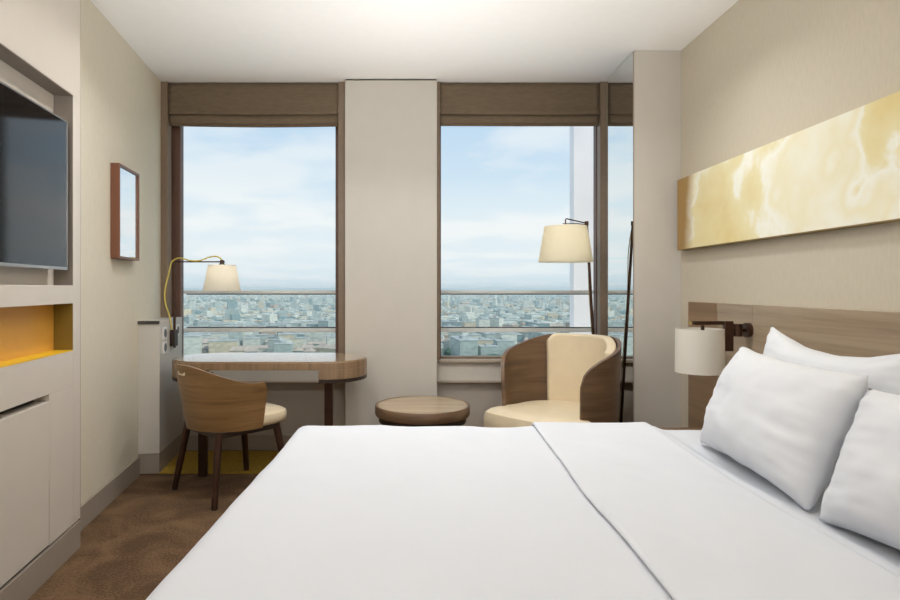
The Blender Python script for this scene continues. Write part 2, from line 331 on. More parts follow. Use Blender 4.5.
def window(n, x0, x1, gl, gr, side, lab):
    """x0..x1 opening, gl..gr glass"""
    w = bpy.data.objects.new('window_%d' % n, None); col.objects.link(w); w.location = ((x0 + x1) / 2, YG, 0); struct(w, lab, 'window')
    s = w.location
    pf = dict(parent=w, shift=s)
    obj('frame_stile', B(x0, gl, YG - 0.035, YG + 0.03, 0.631, 2.42), 'frame', bevel=0.003, **pf)
    obj('frame_stile', B(gr, x1, YG - 0.035, YG + 0.03, 0.631, 2.42), 'frame', bevel=0.003, **pf)
    obj('frame_head', B(gl, gr, YG - 0.035, YG + 0.03, 2.36, 2.42), 'frame', bevel=0.003, **pf)
    obj('frame_bottom', B(gl, gr, YG - 0.035, YG + 0.03, 0.64, 0.668), 'jamb', bevel=0.003, **pf)
    obj('sill', B(x0, x1, 4.235, YG - 0.036, 0.631, 0.652), 'sill', bevel=0.003, **pf)
    pane = obj('pane', B(gl - 0.005, gr + 0.005, YG, YG + 0.006, 0.66, 2.37), 'glass', **pf)
    # safety rails outside the glass
    for k, (zt, zb) in enumerate(((1.141, 1.117), (0.858, 0.828))):
        rl = obj('guard_rail', B(gl - 0.08, gr + 0.12, 4.50, 4.53, zb, zt), 'rail', bevel=0.004, **pf)
        zz_ = (zb - 0.008, zb - 0.001) if k == 0 else (zt + 0.001, zt + 0.008)
        obj('rail_seal', B(gl - 0.03, gr + 0.03, 4.505, 4.525, *zz_), 'rail_seal', **pf)
    return w
window(1, -1.80, -0.448, -1.648, -0.535, 0, 'left window with brown frame looking over the city')
window(2, 0.187, XM + 0.004, 0.222, 1.335, 0, 'right window with brown frame beside the mirror')
def trim(n, x0, x1, lab, y0=YW - 0.004, y1=4.26, z0=0.66, m='jamb'):
    struct(obj('trim_%d' % n, B(x0, x1, y0, y1, z0, CEIL - 0.001), m, bevel=0.002), lab, 'trim')
trim(1, -1.752, -1.692, 'bronze post at the left edge of the left window')
trim(2, -0.500, -0.449, 'bronze post between the left window and the column')
trim(3, 0.188, 0.208, 'narrow bronze post between the column and the right window')
trim(4, 1.328, XM + 0.004, 'bronze post between the right window and the mirror')

# roman blinds
def blind(x0, x1, lab, sag, seed):
    t = thing('roman_blind', lab, 'blind', ((x0 + x1) / 2, 4.22, CEIL), group='brown roman blinds')
    s = t.location
    def panel(zt, zb, y, bulge, sg, name, parent, kick):
        bm = bmesh.new(); n = 40
        def fn(u, v):
            x = x0 + (x1 - x0) * u
            zbb = zb - sg * math.sin(math.pi * min(1, u * 1.0)) - sg * 0.6 * u
            z = zt + (zbb - zt) * v
            return (x, y - kick * max(0, (v - 0.55) / 0.45) ** 1.6 - bulge * math.sin(math.pi * min(1, 0.15 + v * 0.85)) + 0.0025 * noise.noise((x * 3 + seed, z * 4, 0)), z)
        V = grid(bm, n, 9, fn)
        return thick(obj(name, bm, 'blind', parent, smooth=True, shift=s), 0.006)
    panel(CEIL - 0.006, 2.372, 4.204, 0.004, 0.003, 'fabric_panel', t, 0.020)
    panel(2.375, 2.316, 4.212, 0.012, sag, 'lower_fold', t, 0.006)
    panel(2.345, 2.300, 4.224, 0.008, sag, 'back_fold', t, 0.0)
    obj('bottom_bar', B(x0 + 0.01, x1 - 0.01, 4.218, 4.222, 2.318, 2.33), 'blind', t, shift=s)
    obj('head_rail', B(x0, x1, 4.215, 4.25, CEIL - 0.04, CEIL - 0.004), 'jamb', t, shift=s)
blind(-1.690, -0.502, 'brown roman blind drawn up over the left window', 0.008, 1.0)
blind(0.210, 1.326, 'brown roman blind drawn up over the right window, beside the mirror', 0.002, 5.0)

# mirror on the column's window-side face
mi = thing('wall_mirror', 'tall frameless mirror on the column side reflecting the right window', 'mirror', (XM, 3.9, 0.0))
obj('mirror_glass', B(XM, XM + 0.0045, YC + 0.004, YW - 0.006, 0.02, CEIL - 0.006), 'mirror', mi, shift=mi.location)
obj('edge_strip', B(XM - 0.001, XM + 0.0055, YC - 0.001, YC + 0.0035, 0.02, CEIL - 0.006), 'plinth', mi, shift=mi.location)

# ------------------------------------------------------------------ built-in wall unit with the television
U0, U1, UT = -0.4, 2.698, 0.0855
wu = thing('wall_unit', 'greige built-in wall unit with television niche and orange shelf niche', 'wall unit', (LX, 0, 0), LROT)
NY0, NY1 = 1.36, 2.622          # niches along the wall
DY = 2.402                      # edge of the lower door
def wp(name, y0, y1, z0, z1, m='unit', x0=0.0005, x1=UT, bevel=0.0012): return obj(name, B(x0, x1, y0, y1, z0, z1), m, wu, bevel=bevel)
wp('upper_panel', U0, U1 - 0.004, 2.0, CEIL - 0.002)
wp('side_panel', NY1, U1 - 0.004, 0.132, 1.9995)
wp('end_panel', U1 - 0.0035, U1, 0.005, CEIL - 0.002, 'plinth')
wp('middle_panel', NY0, NY1 - 0.0005, 1.094, 1.172)
wp('lower_panel', NY0, NY1 - 0.0005, 0.737, 0.888)
wp('corner_panel', DY + 0.004, NY1 - 0.0005, 0.132, 0.7365)
wp('near_panel', U0, NY0 - 0.0005, 0.132, 1.9995)
wp('back_panel', NY0, NY1, 1.1725, 1.9995, 'unit', 0.0005, 0.006, 0)
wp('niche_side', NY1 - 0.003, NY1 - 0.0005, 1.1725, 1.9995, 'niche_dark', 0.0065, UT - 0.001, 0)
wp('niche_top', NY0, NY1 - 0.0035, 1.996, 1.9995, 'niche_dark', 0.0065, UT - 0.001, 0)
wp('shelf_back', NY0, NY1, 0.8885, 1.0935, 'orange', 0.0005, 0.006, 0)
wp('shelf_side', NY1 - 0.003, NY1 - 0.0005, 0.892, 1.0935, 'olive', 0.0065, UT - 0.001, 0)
wp('shelf_bottom', NY0, NY1 - 0.0005, 0.8885, 0.8915, 'yellow_glow_edge', 0.0065, UT + 0.0005, 0)
dr = wp('door', 1.42, DY, 0.136, 0.708, 'unit', 0.03)
wp('handle_recess', 1.42, DY + 0.0035, 0.136, 0.7365, 'slot', 0.0005, 0.0285, 0)
wp('plinth', U0, U1 - 0.004, 0.002, 0.122, 'plinth', 0.0005, UT + 0.002, 0.002)
wp('plinth_gap', U0, U1 - 0.005, 0.1222, 0.1318, 'slot', 0.0005, UT - 0.012, 0)

tv = thing('television', 'flat black television hanging in the wall unit niche', 'television', (LX, 0, 0), LROT)
TY0, TY1, TZ0, TZ1 = 1.44, 2.576, 1.238, 1.872
obj('housing', B(0.032, 0.072, TY0 + 0.004, TY1 - 0.004, TZ0 + 0.004, TZ1 - 0.004), 'tv_black', tv, bevel=0.004)
obj('screen', B(0.0725, 0.0795, TY0 + 0.005, TY1 - 0.005, TZ0 + 0.012, TZ1 - 0.006), 'tv_screen', tv)
bz = bmesh.new(); box(bz, 0.0722, 0.082, TY0, TY1, TZ0, TZ0 + 0.0115); box(bz, 0.0722, 0.082, TY0, TY1, TZ1 - 0.0055, TZ1)
box(bz, 0.0722, 0.082, TY1 - 0.0045, TY1, TZ0, TZ1); box(bz, 0.0722, 0.082, TY0, TY0 + 0.0045, TZ0, TZ1)
obj('bezel', bz, 'tv_bezel', tv)
obj('wall_bracket', B(0.0065, 0.0315, 1.8, 2.2, 1.4, 1.7), 'dark_metal', tv)

# small framed picture on the left wall
pc = thing('framed_picture', 'small upright picture in a deep red-brown wooden frame', 'picture', (LX, 0, 0), LROT)
PY0, PY1, PZ0, PZ1, PT = 3.285, 3.615, 1.322, 1.842, 0.048
fr = bmesh.new(); fw = 0.013
box(fr, 0.001, PT, PY0, PY0 + fw, PZ0, PZ1); box(fr, 0.001, PT, PY1 - fw, PY1, PZ0, PZ1)
box(fr, 0.001, PT, PY0 + fw, PY1 - fw, PZ1 - fw, PZ1)
obj('frame', fr, 'picture_wood', pc, bevel=0.001)
obj('frame_bottom', B(0.001, PT, PY0 + fw, PY1 - fw, PZ0, PZ0 + fw), 'picture_wood', pc)
obj('print', B(0.002, PT - 0.010, PY0 + fw, PY1 - fw, PZ0 + fw, PZ1 - fw), 'print', pc)

# low service wall beside the desk, with sockets
sw = thing('service_cabinet', 'low narrow greige cabinet with sockets between left wall and desk', 'cabinet', (LX, 0, 0), LROT)
SY0, SY1, SX = 3.735, 4.272, 0.129
obj('body', B(0.001, SX, SY0, SY1, 0.1325, 0.938), 'greige', sw, bevel=0.0015)
obj('top_cap', B(0.001, SX + 0.001, SY0 - 0.002, SY1, 0.9385, 0.954), 'greige', sw, bevel=0.0015)
obj('front_lip', B(0.001, SX + 0.001, SY0 - 0.006, SY0 - 0.0025, 0.936, 0.956), 'slot', sw)
obj('plinth', B(0.001, SX - 0.003, SY0 + 0.003, SY1, 0.0085, 0.132), 'plinth', sw)
for y, z in ((3.83, 0.872), (3.83, 0.782), (4.13, 0.872)):
    so = obj('socket_plate', B(SX + 0.0003, SX + 0.009, y - 0.04, y + 0.04, z - 0.038, z + 0.038), 'white_plastic', sw, bevel=0.002)
    bm = bmesh.new()
    tube(bm, [(SX + 0.0092, y, z), (SX + 0.011, y, z)], 0.027, 20)
    obj('socket_face', bm, 'socket', so)

def fill_bulb(p, power, parent, s):  # light added inside a shade to brighten it and the ceiling
    ld = bpy.data.lights.new('fill_bulb', 'POINT'); ld.energy = power; ld.shadow_soft_size = 0.035; ld.color = (1, 0.93, 0.84)
    lo = bpy.data.objects.new('fill_bulb', ld); col.objects.link(lo); lo.parent = parent; lo.location = Vector(p) - Vector(s)
# ------------------------------------------------------------------ wall lamp over the desk
wl = thing('wall_lamp', 'swing-arm lamp with ivory shade and yellow cable over the desk', 'lamp', (-1.52, 3.97, 0.78))
s = wl.location; yl = 3.97
xp = L(SX, 3.97)[0]
xpole = (174.5 - 410) / 600 * yl
obj('bracket', B(xp + 0.005, xpole + 0.012, yl - 0.03, yl + 0.03, 0.775, 0.885), 'dark_metal', wl, bevel=0.004, shift=s)
bm = bmesh.new(); tube(bm, [(xpole, yl, 0.765), (xpole, yl, 1.335)], 0.0085, 12); obj('pole', bm, 'bronze', wl, smooth=True, shift=s)
xs = (222 - 410) / 600 * yl
bm = bmesh.new(); tube(bm, [(xpole - 0.005, yl, 1.333), (xs + 0.02, yl, 1.333)], 0.0045, 10); obj('arm', bm, 'bronze', wl, smooth=True, shift=s)
def px(u, v, y): return ((u - 410) / 600 * y, y, H - (v - 287.5) / 600 * y)
cp = [px(171.5, 330, yl - 0.02), px(170, 318, yl - 0.03), px(165.5, 303, yl - 0.03), px(165, 290, yl - 0.02), px(168.5, 275, yl - 0.01), px(171, 264, yl), px(174, 260, yl + 0.005), px(180, 258, yl), px(190, 260.5, yl - 0.01), px(200, 260.5, yl - 0.005), px(210, 257, yl), px(217, 256.5, yl), px(221, 259, yl), px(222, 264, yl)]
def smooth_path(P, n=6):
    P = [Vector(p) for p in P]; out = []
    for i in range(len(P) - 1):
        p0, p1, p2, p3 = P[max(i - 1, 0)], P[i], P[i + 1], P[min(i + 2, len(P) - 1)]
        for k in range(n):
            t = k / n
            out.append(0.5 * ((2 * p1) + (p2 - p0) * t + (2 * p0 - 5 * p1 + 4 * p2 - p3) * t * t + (3 * p1 - p0 - 3 * p2 + p3) * t ** 3))
    out.append(P[-1]); return out
bm = bmesh.new(); tube(bm, smooth_path(cp), 0.0048, 8); obj('cable', bm, 'cable', wl, smooth=True, shift=s)
zs0, zs1 = 1.141, 1.312
bm = bmesh.new(); lathe(bm, [(0, zs1 + 0.035), (0.012, zs1 + 0.033), (0.014, zs1 + 0.01), (0.02, zs1 + 0.008), (0.02, zs1 - 0.02), (0, zs1 - 0.02)], 20, (xs, yl, 0)); obj('lamp_holder', bm, 'dark_metal', wl, smooth=True, shift=s)
def shade(xc, yc, r0, z0, r1, z1, m, parent, s, t=0.002, ring=True):
    bm = bmesh.new(); lathe(bm, [(r0, z0), (r1, z1), (r1 - t, z1), (r0 - t, z0), (r0, z0)], 64, (xc, yc, 0))
    o = obj('shade', bm, m, parent, smooth=True, shift=s)
    bm = bmesh.new()
    for a in (0, 60, 120): 
        c, q = math.cos(R(a)), math.sin(R(a)); zq = z1 - 0.012
        rr = r1 - t - 0.001
        tube(bm, [(xc - rr * c, yc - rr * q, zq), (xc + rr * c, yc + rr * q, zq)], 0.0015, 6)
    obj('spider', bm, 'steel', parent, shift=s)
    return o
shade(xs, yl, 0.121, zs0, 0.088, zs1, 'shade_desk', wl, s)
fill_bulb((xs, yl, zs1 - 0.055), FILL_BULB_POWER * 0.35, wl, s)

# ------------------------------------------------------------------ desk
DXL, DXR, DYC, DR, DZ = -1.50, -0.275, 3.83, 0.262, 0.72
dk = thing('desk', 'walnut desk with rounded ends and dark metal legs under the left window', 'desk', ((DXL + DXR) / 2, DYC, 0)); s = dk.location
def capsule(x0, x1, yc, r, n=20):
    P = [(x1 - r + r * math.sin(math.pi * k / n), yc - r * math.cos(math.pi * k / n)) for k in range(n + 1)]
    P += [(x0 + r - r * math.sin(math.pi * k / n), yc + r * math.cos(math.pi * k / n)) for k in range(n + 1)]
    return P
obj('desk_top', prism(bmesh.new(), capsule(DXL + 0.008, DXR - 0.008, DYC, DR - 0.008), DZ - 0.008, DZ), 'desk_top', dk, bevel=0.001, shift=s)
obj('edge_band', prism(bmesh.new(), capsule(DXL, DXR, DYC, DR), DZ - 0.05, DZ - 0.0085), 'desk_edge', dk, bevel=0.002, shift=s)
def half(xe, xc, sgn, r, yc, n=20):            # end unit outline: straight inner side at xc, rounded outer at xe
    dd = sgn * (xc - (xe - sgn * r)); yh = math.sqrt(max(0, r * r - dd * dd)) if dd > 0 else r
    P = [(xc, yc - yh)]
    P += [q for q in [(xe - sgn * r + sgn * r * math.sin(math.pi * k / n), yc - r * math.cos(math.pi * k / n)) for k in range(n + 1)] if sgn * (q[0] - xc) > 1e-4]
    P.append((xc, yc + yh)); return P if sgn > 0 else P[::-1]
for xe, xc, sg in ((DXR, -0.545, 1), (DXL, -1.36, -1)):
    obj('end_unit', prism(bmesh.new(), half(xe, xc, sg, DR, DYC), DZ - 0.107, DZ - 0.0505), 'desk_edge', dk, bevel=0.002, shift=s)
    obj('metal_band', prism(bmesh.new(), half(xe, xc, sg, DR - 0.003, DYC), DZ - 0.129, DZ - 0.1075), 'dark_metal', dk, shift=s)
for x in (-1.275, -0.50):
    for y in (3.70,):
        obj('leg', B(x - 0.026, x + 0.026, y - 0.02, y + 0.02, 0.001, DZ - (0.1295 if x > -1 else 0.0505)), 'bronze', dk, bevel=0.004, shift=s)

# ------------------------------------------------------------------ barrel shells for the chairs
def sstep(a, b, x):
    t = max(0.0, min(1.0, (x - a) / (b - a))); return t * t * (3 - 2 * t)
def shell(bm, a0, a1, rb, rt, zb, ztop, th, sx=1.0, sy=1.0, n=60, nz=12, corner=0.0, zbf=None):
    """curved panel from angle a0 to a1 (0 = rear, -y); radius rb at bottom, rt at top; ztop(angle fraction)"""
    out, inn = [], []
    for i in range(n + 1):
        f = i / n; a = R(a0 + (a1 - a0) * f); zt = ztop(abs(a0 + (a1 - a0) * f), a0 + (a1 - a0) * f)
        ro, ri = [], []
        for j in range(nz + 1):
            g = j / nz; z0 = zb if zbf is None else zbf(f); z = z0 + (zt - z0) * g
            r = rb + (rt - rb) * ((z - zb) / 0.36)
            ro.append(bm.verts.new((sx * r * math.sin(a), -sy * r * math.cos(a), z)))
            ri.append(bm.verts.new((sx * (r - th) * math.sin(a), -sy * (r - th) * math.cos(a), z)))
        out.append(ro); inn.append(ri)
    for i in range(n):
        for j in range(nz):
            bm.faces.new((out[i][j], out[i + 1][j], out[i + 1][j + 1], out[i][j + 1]))
            bm.faces.new((inn[i][j + 1], inn[i + 1][j + 1], inn[i + 1][j], inn[i][j]))
        bm.faces.new((out[i][nz], out[i + 1][nz], inn[i + 1][nz], inn[i][nz]))
        bm.faces.new((out[i + 1][0], out[i][0], inn[i][0], inn[i + 1][0]))
    for i in (0, n):
        for j in range(nz): bm.faces.new((out[i][j], out[i][j + 1], inn[i][j + 1], inn[i][j]))
    return bm
def cushion(bm, pts, z0, z1, rnd=0.03, crown=0.01):
    """soft slab from an outline: rounded lower and upper edges, slightly crowned top"""
    c = Vector((sum(p[0] for p in pts) / len(pts), sum(p[1] for p in pts) / len(pts)))
    rings = []
    prof = [(0.0, z0, 1.0 - 0.06)]
    lv = [(1 - rnd * 1.2, z0), (1 - rnd * 0.4, z0 + (z1 - z0) * 0.12), (1.0, z0 + (z1 - z0) * 0.35), (1.0, z0 + (z1 - z0) * 0.68), (1 - rnd * 0.35, z0 + (z1 - z0) * 0.9), (1 - rnd * 1.3, z1), (0.75, z1 + crown * 0.6), (0.4, z1 + crown)]
    for sc, z in lv: rings.append([bm.verts.new((c.x + (p[0] - c.x) * sc, c.y + (p[1] - c.y) * sc, z)) for p in pts])
    n = len(pts)
    for a, b_ in zip(rings, rings[1:]):
        for k in range(n): bm.faces.new((a[k], a[(k + 1) % n], b_[(k + 1) % n], b_[k]))
    bm.faces.new(rings[0][::-1]); 
    t = bm.verts.new((c.x, c.y, z1 + crown * 1.1))
    for k in range(n): bm.faces.new((rings[-1][k], rings[-1][(k + 1) % n], t))
    return bm

# desk chair: oak shell, cream seat, dark legs (local: faces +y)
ch = thing('desk_chair', 'oak-shell desk chair with cream seat and dark legs at the desk', 'chair', (-1.028, 3.465, 0), R(-44))
A_ = 102
def ctop(a, sa): return 0.745 - 0.10 * sstep(8, 88, a) - 0.05 * sstep(A_ - 7, A_, a) ** 2
bk = obj('back_shell', shell(bmesh.new(), -A_, A_, 0.248, 0.312, 0.385, ctop, 0.014), 'oak_shell', ch, smooth=True)
bm = bmesh.new()
def capring(w, h, n=10):
    P = [(w / 2 - h / 2 + h / 2 * math.sin(math.pi * k / n), -h / 2 * math.cos(math.pi * k / n)) for k in range(n + 1)]
    return P + [(-p[0], -p[1]) for p in P]
pts = capring(0.085, 0.024)
fa = []
for x, z in pts:
    a = x / 0.305; fa.append(((0.3055) * math.sin(a), -(0.3055) * math.cos(a), 0.700 + z))
vs = [bm.verts.new(p) for p in fa]; vi = [bm.verts.new((p[0] * 0.985, p[1] * 0.985, p[2])) for p in fa]
bm.faces.new(vs); bm.faces.new(vi[::-1])
for k in range(len(vs)): bm.faces.new((vs[k], vs[(k + 1) % len(vs)], vi[(k + 1) % len(vi)], vi[k]))
hs = obj('grip_slot', bm, 'leather', bk); sub(hs, 'pale slot near the top of the shell')
sp_ = []
for k in range(48):
    t = 2 * math.pi * k / 48; c, q = math.cos(t), math.sin(t); e_ = 0.62
    x = 0.222 * math.copysign(abs(c) ** e_, c); y = 0.235 * math.copysign(abs(q) ** e_, q)
    if y < 0: rr = math.hypot(x, y); lim = 0.218; x, y = (x * lim / rr, y * lim / rr) if rr > lim else (x, y)
    sp_.append((x, y + (0.06 * min(1, y / 0.1) if y > 0 else 0)))
obj('seat', cushion(bmesh.new(), sp_, 0.385, 0.452, 0.05, 0.012), 'leather', ch, smooth=True)
bm = bmesh.new(); box(bm, -0.19, 0.19, 0.17, 0.2, 0.355, 0.384); box(bm, -0.19, 0.19, -0.2, -0.17, 0.355, 0.384); box(bm, -0.2, -0.17, -0.17, 0.17, 0.355, 0.384); box(bm, 0.17, 0.2, -0.17, 0.17, 0.355, 0.384)
obj('seat_frame', bm, 'dark_metal', ch)
for sx_, sy_ in ((-1, -1), (1, -1), (-1, 1), (1, 1)):
    bm = bmesh.new(); tube(bm, [(0.232 * sx_, 0.232 * sy_, 0.012), (0.178 * sx_, 0.178 * sy_, 0.384)], [0.017, 0.022], 12); lg = obj('leg', bm, 'bronze', ch, smooth=True)
    obj('foot', tube(bmesh.new(), [(0.232 * sx_, 0.232 * sy_, 0.0085 if sy_ + 0 > 0 else 0.001), (0.232 * sx_, 0.232 * sy_, 0.0122)], 0.016, 12), 'dark_metal', lg)

# armchair: walnut barrel shell with cream back pad and seat (local: faces +y)
ac = thing('armchair', 'walnut barrel armchair with cream leather seat and back by the right window', 'armchair', (0.90, 3.62, 0), R(133))
AA = 127
def atop(a, sa): return 0.862 - 0.10 * sstep(30, 115, a) - 0.15 * (1 - math.sqrt(max(0.0, 1 - max(0.0, (a - AA + 34) / 34) ** 2)))
sh = obj('barrel_shell', shell(bmesh.new(), -AA, AA, 0.328, 0.342, 0.12, atop, 0.022, n=80, nz=16), 'walnut_h', ac, smooth=True)
def ptop(a, sa): return 0.866 - 0.05 * sstep(34, 50, sa) ** 2 - 0.07 * sstep(30, 84, -sa)
bm = shell(bmesh.new(), -82, 48, 0.312, 0.325, 0.40, ptop, 0.055, n=40, nz=14)
bp_ = obj('back_pad', bm, 'leather', ac, bevel=0.018, seg=4)
sp_ = []
for k in range(29):            # rear half circle
    a = R(-100 + 200 * k / 28); sp_.append((0.298 * math.sin(a), -0.298 * math.cos(a)))
fr_ = [(0.316, 0.16), (0.325, 0.24), (0.324, 0.30), (0.308, 0.337), (0.27, 0.352), (0.13, 0.366), (0, 0.370)]
sp_ += fr_ + [(-x, y) for x, y in fr_[-2::-1]]
obj('seat', cushion(bmesh.new(), sp_, 0.275, 0.432, 0.06, 0.014), 'leather', ac, smooth=True)
sp2 = [(x * 0.9, y * 0.9) for x, y in sp_]
obj('seat_base', prism(bmesh.new(), sp2, 0.13, 0.274), 'walnut_h', ac)
for sx_, sy_ in ((-1, -1), (1, -1), (-1, 1), (1, 1)):
    bm = bmesh.new(); tube(bm, [(0.22 * sx_, 0.215 * sy_, 0.009), (0.20 * sx_, 0.20 * sy_, 0.129)], [0.012, 0.017], 12); obj('leg', bm, 'dark_metal', ac, smooth=True)

# round coffee table
ct = thing('coffee_table', 'low round walnut coffee table between desk and armchair', 'table', (0.076, 3.67, 0))
TR = 0.289
bm = lathe(bmesh.new(), [(0, 0.385), (TR - 0.02, 0.385), (TR - 0.004, 0.389), (TR, 0.398), (TR, 0.445), (TR - 0.003, 0.45), (TR - 0.014, 0.45), (TR - 0.016, 0.4465), (0, 0.4465)], 72); obj('drum', bm, 'walnut_h', ct, smooth=True)
bm = lathe(bmesh.new(), [(0, 0.4468), (TR - 0.0165, 0.4468), (TR - 0.018, 0.4492), (0, 0.4492)], 72); obj('table_top', bm, 'table_top', ct, smooth=True)
bm = lathe(bmesh.new(), [(0, 0.345), (TR - 0.03, 0.345), (TR - 0.022, 0.352), (TR - 0.022, 0.3845), (0, 0.3845)], 72); obj('base_ring', bm, 'dark_metal', ct, smooth=True)
for k in range(4):
    a = R(38 + 90 * k); c, q = math.cos(a), math.sin(a)
    obj('leg', tube(bmesh.new(), [(0.245 * c, 0.245 * q, 0.009 if 3.67 + 0.245 * q > 3.745 else 0.001), (0.235 * c, 0.235 * q, 0.3445)], [0.011, 0.014], 12), 'dark_metal', ct, smooth=True)

# ------------------------------------------------------------------ floor lamp behind the armchair
fp = thing('floor_lamp', 'leaning floor lamp with cream tapered shade behind the armchair', 'lamp', (1.294, 4.07, 0.009)); s = fp.location
ptp = Vector((1.198, 4.07, 1.598)); pbt = Vector((1.292, 4.07, 0.02))
obj('base', lathe(bmesh.new(), [(0, 0.009), (0.05, 0.009), (0.05, 0.018), (0.046, 0.02), (0, 0.02)], 40, (1.294, 4.07, 0)), 'dark_metal', fp, smooth=True, shift=s)
obj('pole', tube(bmesh.new(), [pbt, ptp], 0.0095, 12), 'bronze', fp, smooth=True, shift=s)
p2 = Vector((1.224, 4.095, 1.56)); 
obj('cord', tube(bmesh.new(), smooth_path([(1.196, 4.085, 1.59), (1.218, 4.10, 1.40), (1.225, 4.10, 1.1), (1.262, 4.10, 0.6), (1.295, 4.10, 0.03)]), 0.0035, 8), 'brass', fp, smooth=True, shift=s)
sxc, syc = 1.037, 4.0
obj('arm', tube(bmesh.new(), [(1.205, 4.072, 1.592), (1.19, 4.066, 1.60), (sxc + 0.005, syc, 1.622), (sxc, syc, 1.618), (sxc, syc, 1.56)], 0.0045, 8), 'bronze', fp, smooth=True, shift=s)
obj('lower_arm', tube(bmesh.new(), [(1.20, 4.07, 1.590), (1.12, 4.035, 1.593), (sxc - 0.02, syc - 0.004, 1.588)], 0.003, 8), 'bronze', fp, smooth=True, shift=s)
obj('joint', lathe(bmesh.new(), [(0, -0.014), (0.013, -0.014), (0.013, 0.014), (0, 0.014)], 16, ptp), 'bronze', fp, smooth=True, shift=s)
shade(sxc, syc, 0.178, 1.333, 0.139, 1.570, 'shade', fp, s)
fill_bulb((sxc, syc, 1.570 - 0.075), FILL_BULB_POWER, fp, s)

# ------------------------------------------------------------------ bed
BX0, BX1, BY0, BY1, BZ = -0.405, 1.59, 0.56, 2.41, 0.590
bd_ = thing('bed', 'double bed with upholstered base and white mattress', 'bed', ((BX0 + BX1) / 2, (BY0 + BY1) / 2, 0)); s = bd_.location
obj('base', B(BX0 + 0.02, BX1, BY0 + 0.02, BY1 - 0.02, 0.08, 0.30), 'bed_base', bd_, bevel=0.02, shift=s)
obj('mattress', B(BX0, BX1 + 0.01, BY0, BY1, 0.301, BZ - 0.035), 'mattress', bd_, bevel=0.04, seg=4, shift=s)
for x in (BX0 + 0.12, BX1 - 0.12):
    for y in (BY0 + 0.12, BY1 - 0.12): obj('leg', B(x - 0.03, x + 0.03, y - 0.03, y + 0.03, 0.001, 0.0795), 'dark_metal', bd_, shift=s)
def drape(x, y, x0, x1, y0, y1, z, r, flare=0.06):
    px_ = min(max(x, x0), x1); py_ = min(max(y, y0), y1); ddx, ddy = x - px_, y - py_; d = math.hypot(ddx, ddy)
    if d < 1e-9: return (x, y, z)
    ux, uy = ddx / d, ddy / d; q = r * math.pi / 2
    if d < q: o_, dn = r * math.sin(d / r), r * (1 - math.cos(d / r))
    else: o_, dn = r + (d - q) * flare, r + (d - q)
    return (px_ + ux * o_, py_ + uy * o_, z - dn)
def wrinkle(x, y):
    v = 0.010 * noise.noise((x * 1.7, y * 1.5, 1.3)) + 0.005 * noise.noise((x * 4.2 + 2, y * 3.0, 4.1))
    v += 0.0035 * (1 - abs(noise.noise((x * 2.6 + 0.8 * y, y * 2.4 - 0.7 * x, 7.7)))) ** 4
    v += 0.0022 * noise.noise((x * 14 + y * 5, y * 9 - x * 3, 2.2))
    return v
def duvet_surface(x0, x1, y0, y1, over, z, r, nx, ny, amp=1.0, head_open=True, th=0.03):
    bm = bmesh.new()
    xa, xb, ya, yb = x0 - over, x1, y0 - over, y1 + over
    def fn(u, v):
        x = xa + (xb - xa) * u; y = ya + (yb - ya) * v
        X, Y, Z = drape(x, y, x0, x1 + 1, y0, y1, z, r)
        w = wrinkle(X, Y) * amp
        Z -= 0.022 * sstep(0.955, 1.02, X)
        if Z < z - 0.08: 
            k = min(1, (z - Z) / 0.4); X += -0.02 * k * math.sin(y * 11) if x < x0 else 0; Y += 0.02 * k * math.sin(x * 12) * (1 if y > y1 else (-1 if y < y0 else 0))
        if X < 0.1: X -= 0.045 * min(1, (0.1 - X) / 0.45) * (1.15 - 0.75 * (Y - 1.0) / 1.4)
        return (X, Y, max(Z + w * (1 if Z > z - 0.05 else 0.2), 0.03))
    grid(bm, nx, ny, fn)
    return bm
dv = thing('duvet', 'white duvet spread over the bed', 'duvet', (0.4, 1.48, 0.56)); s = dv.location
INS = 0.045
bm = duvet_surface(BX0 - 0.0 + INS - 0.035, 1.55, BY0 + INS - 0.03, BY1 - INS + 0.03, 0.44, BZ + 0.018, 0.05, 130, 130, 1.0)
thick(obj('cover', bm, 'linen', dv, smooth=True, shift=s), 0.02, -1)
# turned-back band of the duvet
bm = bmesh.new(); zb_ = BZ + 0.018
def band(u, v):
    # u: across the fold (x), v: along the bed width (y)
    ya, yb = BY0 - 0.20, BY1 + 0.22
    y = ya + (yb - ya) * v
    xf = 0.462 + 0.03 * sstep(1.6, 2.4, y) + 0.003 * math.sin(y * 4 + 1) + 0.002 * math.sin(y * 11)
    # rolled fold edge: lower return, bulge, upper sheet
    if u < 0.12: q = u / 0.12; a = -math.pi / 2 + math.pi * q; dxx, dz = 0.011 - 0.011 * math.cos(a), 0.008 + 0.007 * math.sin(a)
    else: q = (u - 0.12) / 0.88; dxx, dz = 0.011 + q * 0.50, 0.015 - 0.002 * sstep(0.0, 0.2, q) - 0.034 * sstep(0.86, 1.0, q)
    x = xf + dxx
    X, Y, Z = drape(x, y, -1, 3, BY0 + 0.015, BY1 - 0.015, zb_, 0.05)
    out = dz if Z < zb_ - 0.05 else 0
    w = wrinkle(X, Y) + 0.003 * noise.noise((x * 6, y * 2.2, 9))
    sgn = 1 if Y > 1.5 else -1
    return (X, Y + sgn * out, Z + (dz if Z >= zb_ - 0.05 else 0) + w * (1 if Z > zb_ - 0.05 else 0.2))
grid(bm, 70, 130, band)
obj('turned_back_band', bm, 'linen', dv, smooth=True, shift=s)

